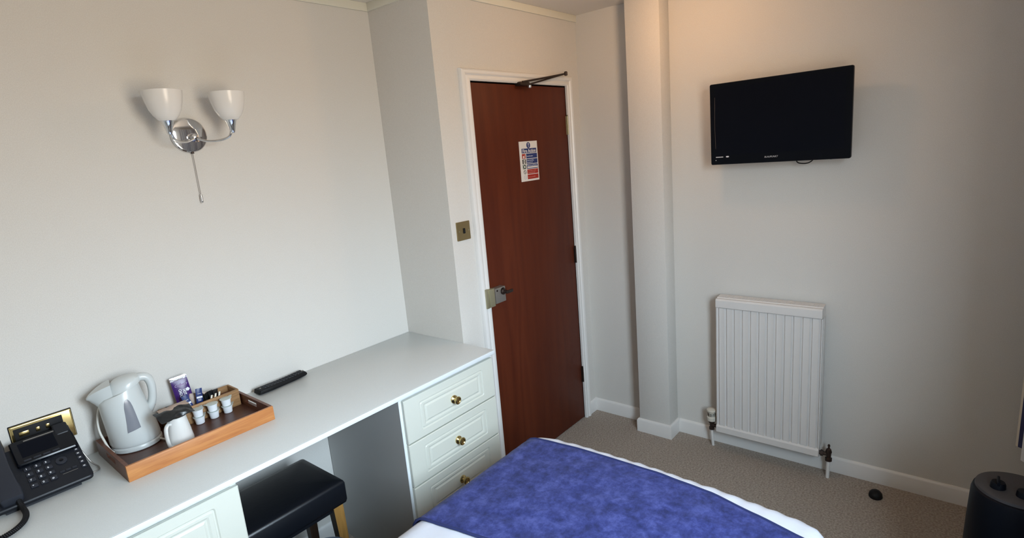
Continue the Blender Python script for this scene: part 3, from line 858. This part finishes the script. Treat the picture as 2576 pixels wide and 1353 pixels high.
# ================================================================== TRAY AND CONTENTS
TZ = ZD + .0094
tr = thing('serving_tray', 'rectangular brown wooden serving tray holding the kettle and tea things', 'tray', (-2.2245, -.178, ZD))
tx, ty, tw = .2245, .149, .010
MB().box(-tx + .002, tx - .002, -ty + .002, ty - .002, .001, .009).build('tray_base', M['tray_floor'], tr)
MB().box(-tx, tx, -ty - .0, -ty + tw, 0, .050, bev=.0012).build('front_rail', M['tray_front'], tr)
MB().box(-tx, tx, ty - tw, ty, 0, .050, bev=.0012).build('back_rail', M['tray_dark'], tr)
for sgn in (-1, 1):
    m = MB(); xo = sgn * (tx - tw / 2)
    outer = [(-ty + tw, 0), (ty - tw, 0), (ty - tw, .050), (-ty + tw, .050)]
    hole = rrect(.085, .014, .007, 5)
    # frame around the hand hole: four strips
    x0_, x1_ = xo - tw / 2, xo + tw / 2
    m.box(x0_, x1_, -ty + tw, -.043, 0, .050); m.box(x0_, x1_, .043, ty - tw, 0, .050)
    m.box(x0_, x1_, -.043, .043, 0, .024); m.box(x0_, x1_, -.043, .043, .039, .050)
    m.build('side_rail', M['tray_dark'], tr)

# wooden sachet box
bx = thing('sachet_box', 'small divided wooden box at the back of the tray holding sachets', 'box', (-2.137, -.062, TZ))
L2, D2 = .122, .043
m = MB()
m.box(-L2, L2, -D2, -D2 + .007, 0, .062, bev=.001); m.box(-L2, L2, D2 - .007, D2, 0, .062, bev=.001)
m.box(-L2, -L2 + .007, -D2 + .007, D2 - .007, 0, .062); m.box(L2 - .007, L2, -D2 + .007, D2 - .007, 0, .062)
m.box(-L2 + .007, L2 - .007, -D2 + .007, D2 - .007, 0, .006); 
m.build('box_shell', M['box_wood'], bx)
m = MB(); m.box(.042, .047, -D2 + .007, D2 - .007, .006, .058); m.box(-.058, -.053, -D2 + .007, D2 - .007, .006, .058); m.build('divider', M['box_wood'], bx)

# pillow shaped packet: local x width, z height, y thickness
def packet(w_, h_, th_, mt, parent, name='wrapper', nx=10, nz=12, crimp=.09):
    m = MB(); fr_, bk_ = [], []
    for j in range(nz + 1):
        v_ = j / nz; z_ = h_ * v_
        tv_ = max(0, math.sin(PI * min(1, max(0, (v_ - crimp) / (1 - 2 * crimp))))) ** .5 if crimp < v_ < 1 - crimp else 0
        rf, rb = [], []
        for i in range(nx + 1):
            u_ = i / nx; bulge = (math.sin(PI * u_) ** .6 if 0 < u_ < 1 else 0) * tv_ * th_ / 2 + .0004
            x_ = (u_ - .5) * w_
            rf.append((x_, -bulge + .0006 * math.sin(31 * u_ + 17 * v_), z_)); rb.append((x_, bulge + .0006 * math.sin(31 * u_ + 17 * v_), z_))
        fr_.append(rf + rb[::-1])
    m.rings(fr_)
    return m.build(name, mt, parent, ang=50)

cp = thing('chocolate_sachet', 'tall purple drinking chocolate sachet standing in the wooden box', 'sachet', (-2.172, -.050, TZ + .008), (math.radians(-6), math.radians(-4), math.radians(-8)))
packet(.053, .150, .012, M['purple'], cp)
packet(.0545, .013, .002, M['silver'], cp, 'silver_seal', 8, 4, .0).location = (0, 0, .1405)
text('Cadbury', .0125, (-.021, -.0078, .119), M['lilac_print'], cp, shear=.35, sx=.95)
text('HOT\nCHOC', .0125, (.001, -.0085, .094), M['pale_print'], cp, (PI / 2, PI / 2, 0), sx=.8, bold=.0004, align='CENTER').location = (.0, .0, 0)
sp_ = MB(); sp_.lathe([(.0065, -.0070), (.007, -.0078), (.003, -.0082)], (.0165, 0, .100), 'Y', n=5); sp_.build('splash_print', M['pale_print'], cp)

def blue_stick(loc, rot, label):
    b_ = thing('blue_sachet', label, 'sachet', loc, rot, None)
    packet(.0215, .085, .004, M['blue_sachet'], b_, nx=6, nz=8, crimp=.05)
    MB().box(-.0095, .0095, -.0034, -.0026, .050, .0565).build('pale_band', M['pale_print'], b_)
    for z_, w_ in ((.0655, .011), (.045, .012), (.0405, .010)):
        MB().box(-w_ / 2, w_ / 2, -.0034, -.0026, z_, z_ + .0018).build('print_line', M['key_grey'], b_)
    return b_
blue_stick((-2.168, -.086, TZ + .018), (math.radians(-4), math.radians(-14), math.radians(-5)), 'blue sachet leaning left against the purple chocolate sachet')
blue_stick((-2.146, -.080, TZ + .022), (math.radians(-4), math.radians(6), math.radians(-5)), 'upright blue sachet between the leaning blue one and the dark sachets')
for i in range(7):
    b_ = packet(.030, .064, .0035, M['black_sachet'], None, 'dark_sachet', 6, 8, .08)
    b_.location = (-2.124 + i * .0065, -.066 + .002 * (i % 2), TZ + .012 + .002 * math.sin(i * 2.1)); b_.rotation_euler = (math.radians(-5), math.radians(3 + 2 * i), math.radians(60 - 4 * i))
    tag(b_, ['first', 'second', 'third', 'fourth', 'fifth', 'sixth', 'last'][i] + ' small dark sachet in the packed row, counted from the blue sachets', 'sachet', 'dark sachets in the wooden box')
for i in range(3):
    b_ = MB().tube([(0, 0, 0), (.014, 0, .070)], .0026, n=8, flat=.6).build('stick_packet', M['stick'])
    b_.location = (-2.122 + i * .014, -.094, TZ + .010); b_.scale = (1.25, 1, .88 + .02 * i)
    tag(b_, ['leftmost of the three cream stick packets in the wooden box', 'middle one of the three cream stick packets in the wooden box', 'rightmost cream stick packet, nearest the empty end of the wooden box'][i], 'stick packet', 'cream stick packets')
# creamy sachets behind
b_ = packet(.055, .072, .006, M['tan'], None, 'tan_sachet'); b_.location = (-2.150, -.060, TZ + .014); b_.rotation_euler = (math.radians(-8), math.radians(12), math.radians(-10))
tag(b_, 'tan foil sachet tucked between the purple sachet and the two blue ones', 'sachet')
b_ = packet(.050, .060, .006, M['stick'], None, 'cream_sachet'); b_.location = (-2.192, -.066, TZ + .012); b_.rotation_euler = (math.radians(-8), math.radians(-16), math.radians(-4))
tag(b_, 'crumpled cream sachet in front of the base of the purple one', 'sachet')
b_ = packet(.060, .060, .010, M['black_sachet'], None, 'coffee_sachet'); b_.location = (-2.222, -.060, TZ + .012); b_.rotation_euler = (math.radians(-6), math.radians(8), 0)
tag(b_, 'dark sachet at the left end of the wooden box, behind the white jug', 'sachet')

# milk pots
def milk_pot(loc, rz, label, tilt=0):
    p_ = thing('milk_pot', label, 'milk pot', loc, (tilt, 0, rz), 'white milk pots on the tray')
    MB().lathe([(.0125, 0), (.0140, .001), (.0165, .0235), (.0165, .0245), (.0195, .0250), (.0195, .0262)], n=28).build('cup', M['pot'], p_)
    l_ = MB(); ring = []
    for i in range(28):
        a_ = 2 * PI * i / 28; r_ = .0198
        if abs(i) <= 1 or i == 27: r_ = .0275 if i == 0 else .0235
        ring.append((r_ * math.cos(a_), r_ * math.sin(a_)))
    l_.rings([[(x_, y_, .0263 + (.002 if math.hypot(x_, y_) > .021 else 0)) for x_, y_ in ring], [(x_, y_, .0270 + (.002 if math.hypot(x_, y_) > .021 else 0)) for x_, y_ in ring]])
    l_.build('foil_lid', M['foil'], p_)
    return p_
for i, (x_, where) in enumerate(((-2.170, 'nearest the white jug'), (-2.121, 'in the middle of the three stacks'), (-2.073, 'nearest the tray handle hole'))):
    milk_pot((x_, -.127, TZ), [.3, .5, .2][i], 'lower white milk pot of the stack ' + where)
    milk_pot((x_ - .001, -.127, TZ + .0272), [.6, 2.9, .3][i], 'upper white milk pot of the stack ' + where)

# kettle
kt = thing('kettle', 'white plastic jug kettle with grey water gauge at the left of the tray', 'kettle', (-2.362, -.090, TZ), (0, 0, math.atan2(-.46, 2.07)))
kt.scale = (1, 1, .965)
def ell(c_, rx_, ry_, z_, tilt=0, n_=48, pw_=1.0):
    out = []
    for i in range(n_):
        a_ = 2 * PI * i / n_; ca, sa = math.cos(a_), math.sin(a_)
        x_ = c_ + rx_ * ca; out.append((x_, ry_ * sa, z_ + tilt * (x_)))
    return out
MB().rings([ell(.009, .066, .062, 0), ell(.009, .071, .066, .003), ell(.009, .071, .066, .014), ell(.009, .067, .063, .0185)]).build('power_base', M['white_plastic'], kt)
bs = MB(); bs.rings([ell(.008, .066, .062, .0185), ell(.008, .066, .062, .0215)]); bs.build('base_gap', M['grey_panel'], kt)
secs = [(.008, .069, .065, .0215, 0), (.007, .071, .067, .030, 0), (.005, .069, .066, .06, 0), (.001, .067, .064, .10, 0), (-.004, .064, .060, .14, 0), (-.008, .0605, .056, .175, .1), (-.009, .058, .052, .196, .24), (-.007, .053, .048, .206, .30)]
kb_ = MB(); kb_.rings([ell(*s5[:4], s5[4]) for s5 in secs]); kb_ = kb_.build('kettle_body', M['white_plastic'], kt, ang=40)
ld_ = MB(); ld_.rings([ell(.006, .050, .044, .206, .28), ell(.008, .050, .043, .218, .25), ell(.012, .045, .038, .232, .14), ell(.016, .032, .026, .2425, .06), ell(.018, .011, .010, .2470, .02)])
ld_.build('lid', M['white_plastic'], kt, ang=40)
sp2 = MB()
def sec(x_, hw_, zb, zt_, n_=10):
    out = [(x_, -hw_, zt_)]
    for i in range(n_ + 1):
        a_ = PI * i / n_
        out.append((x_, -hw_ * math.cos(a_), zt_ - .004 - (zt_ - zb - .004) * math.sin(a_)))
    out.append((x_, hw_, zt_)); return out
sp2.rings([sec(-.026, .036, .110, .238), sec(-.045, .032, .125, .2325), sec(-.060, .026, .148, .2265), sec(-.075, .017, .176, .2185), sec(-.086, .010, .192, .211), sec(-.093, .004, .199, .204)])
sp2.build('spout', M['white_plastic'], kt, ang=50)
MB().tube([(.030, 0, .222), (.052, 0, .231), (.072, 0, .224), (.080, 0, .200), (.079, 0, .165), (.072, 0, .135), (.060, 0, .112), (.048, 0, .104)], [.015, .0145, .0135, .0125, .0120, .0125, .014, .015], n=16, flat=1.25, samples=6).build('handle', M['white_plastic'], kt)
# gauge window following the body
def body_at(z_):
    for a_, b_ in zip(secs[:-1], secs[1:]):
        if a_[3] <= z_ <= b_[3]:
            f_ = (z_ - a_[3]) / (b_[3] - a_[3]); return [a_[k] + (b_[k] - a_[k]) * f_ for k in range(3)]
    return secs[-1][:3]
gl_, gr_ = [(.072, -.0105), (.10, -.008), (.13, -.006), (.155, -.005), (.170, -.0025), (.178, .0005), (.1825, .004)], [(.079, .0265), (.10, .0245), (.13, .0212), (.155, .0180), (.170, .0148), (.178, .0115), (.1825, .008)]
gw = MB(); gg = []
for (za, xa), (zb, xb) in zip(gl_, gr_):
    row = []
    for i in range(9):
        f_ = i / 8; x_ = xa + (xb - xa) * f_; z_ = za + (zb - za) * f_
        c_, rx_, ry_ = body_at(z_)
        row.append((x_, -ry_ * math.sqrt(max(0, 1 - ((x_ - c_) / rx_) ** 2)) - .0012, z_))
    gg.append(row)
gw.rings([g_ for g_ in gg], closed=False)
gw.rings([[(p_[0], p_[1] + .003, p_[2]) for p_ in g_] for g_ in gg], closed=False)
gw.build('water_gauge', M['window_grey'], kb_)
MB().box(.082, .090, -.006, .006, .118, .124, bev=.002).build('switch', M['sign_red'], kt).location = (-.010, 0, 0)
kc = MB().tube([(-.050, .035, .165), (-.068, .034, .150), (-.079, .028, .115), (-.081, .015, .078), (-.074, -.004, .045), (-.066, -.022, .020), (-.057, -.034, .010)], .0034, n=10, samples=8)
kc.build('flex', M['cord_white'], kt)
MB().tube([(.066, -.030, .010), (.078, -.042, .006), (.086, -.052, .0045)], .0030, n=10, samples=6).build('flex_tail', M['cord_white'], kt)

# jug
jg = thing('milk_jug', 'small white ceramic milk jug standing in front of the kettle', 'jug', (-2.270, -.236, TZ), (0, 0, math.radians(0)))
jb = MB().lathe([(.032, 0), (.036, .002), (.0385, .008), (.038, .020), (.034, .050), (.029, .080), (.0275, .094), (.029, .100), (.0275, .1005), (.025, .092), (.031, .05), (.034, .012), (.001, .008)], n=48)
jb = jb.build('jug_body', M['ceramic'], jg, ang=60)
hx, hy = -.90, -.43
def hp(r_, z_): return (hx * r_, hy * r_, z_)
MB().tube([hp(.028, .083), hp(.036, .086), hp(.045, .076), hp(.048, .052), hp(.047, .032), hp(.044, .016), hp(.037, .011)], .0052, n=12, samples=8, flat=1.3).build('jug_handle', M['ceramic'], jg)
# packets on the jug
pk = thing('biscuit_packet', 'crumpled black and tan packet lying across the top of the white jug', 'packet', (-2.272, -.268, TZ + .1040), (math.radians(-66), math.radians(0), math.radians(6)))
def crumple(o, amp, f_):
    for v_ in o.data.vertices:
        n_ = noise.noise(v_.co * f_); v_.co += Vector((0, n_ * amp, n_ * amp * .4))
w1 = packet(.102, .056, .018, M['black_sachet'], pk, 'wrapper', 18, 16, .06); crumple(w1, .006, 45)
w1.rotation_euler = (0, 0, 0)
w2 = packet(.088, .027, .010, M['tan'], pk, 'tan_back', 14, 10, .05); crumple(w2, .004, 40); w2.location = (.008, -.004, .036); w2.rotation_euler = (math.radians(-8), 0, 0)

# remote control
rc = thing('remote_control', 'long black remote control lying against the wall beside the tray', 'remote control', (-1.823, -.048, ZD), (0, 0, math.radians(4.5)))
m = MB(); rg = []
for x_, z_, hw_, th_ in ((-.108, .004, .021, .0025), (-.104, .003, .0235, .009), (-.05, .0015, .024, .0095), (.0, .001, .0225, .009), (.05, .0015, .023, .009), (.100, .004, .023, .009), (.107, .006, .019, .004)):
    rg.append([(x_, a_, z_ + th_ + b_ + .001) for a_, b_ in rrect(hw_ * 2, th_ * 2, min(th_ * .8, .006), 4)])
m.rings(rg); rb_ = m.build('remote_body', M['rubber'], rc, ang=45)
def rtop(x_): return .0205 + .0025 * (x_ / .1) ** 2
bt0 = None
for i in range(13):
    for j in range(3):
        x_ = -.078 + i * .0135; y_ = (-.013, 0, .013)[j]
        if bt0 is None:
            bt0 = MB().box(-.004, .004, -.0035, .0035, -.001, .0022, bev=.001).build('button', M['dark_grey'], rc); bt = bt0
        else:
            bt = bt0.copy(); COL.objects.link(bt); bt.parent = rc
        bt.location = (x_, y_, rtop(x_) - .0007)
MB().box(-.096, -.089, -.003, .003, rtop(-.09) - .001, rtop(-.09) + .0012, bev=.0008).build('power_button', M['nickel'], rc)
MB().lathe([(.006, 0), (.006, .0015)], (.098, 0, rtop(.09)), n=16).build('badge', M['nickel'], rc)

# ================================================================== DOOR STOP, HEATER
ds = MB().lathe([(.028, 0), (.030, .004), (.028, .018), (.020, .028), (.008, .032), (.001, .0325)], n=32, sy=.9).build('door_stop', M['rubber'])
ds.location = (-.128, -1.922, 0)
tag(ds, 'small black rubber door stop on the carpet near the skirting board', 'door stop')

ht = thing('fan_heater', 'black upright fan heater with round knobs on top at the right edge', 'heater', (-.925, -2.322, 0))
HS = .640 / .57; HR = .70
MB().lathe([(.160, 0), (.165, .006), (.168, .03), (.160, .20), (.148, .46), (.142, .545), (.137, .556), (.128, .560)], n=56, sx=.95).build('heater_body', M['heater'], ht)
MB().lathe([(.131, .5595), (.129, .566), (.118, .5685), (.001, .5705)], n=56, sx=.95).build('top_panel', M['heater_top'], ht)
MB().lathe([(.026, .566), (.024, .580), (.021, .584), (.001, .584)], (-.03, .060, 0), n=24).build('control_knob', M['heater'], ht)
MB().box(-.058, -.002, .055, .065, .580, .592, bev=.003).build('knob_grip', M['heater'], ht)
MB().lathe([(.024, .567), (.022, .580), (.019, .584), (.001, .584)], (-.055, -.015, 0), n=24).build('control_knob', M['heater'], ht)
m = MB()
for i in range(14):
    z_ = .14 + i * .024
    m.rings([[(-(.1665 - z_ * .045) * .95 * math.cos(a_) , (.1665 - z_ * .045) * math.sin(a_), z_ + dz) for a_ in [(-.7 + 1.4 * k / 16) for k in range(17)]] + [(-(.160 - z_ * .045) * .95 * math.cos(a_), (.160 - z_ * .045) * math.sin(a_), z_ + dz) for a_ in [(.7 - 1.4 * k / 16) for k in range(17)]] for dz in (0, .008)])
m.build('grille', M['rubber'], ht)

for c_ in bpy.data.objects:
    if c_.parent == ht: c_.scale = (HR, HR, HS)
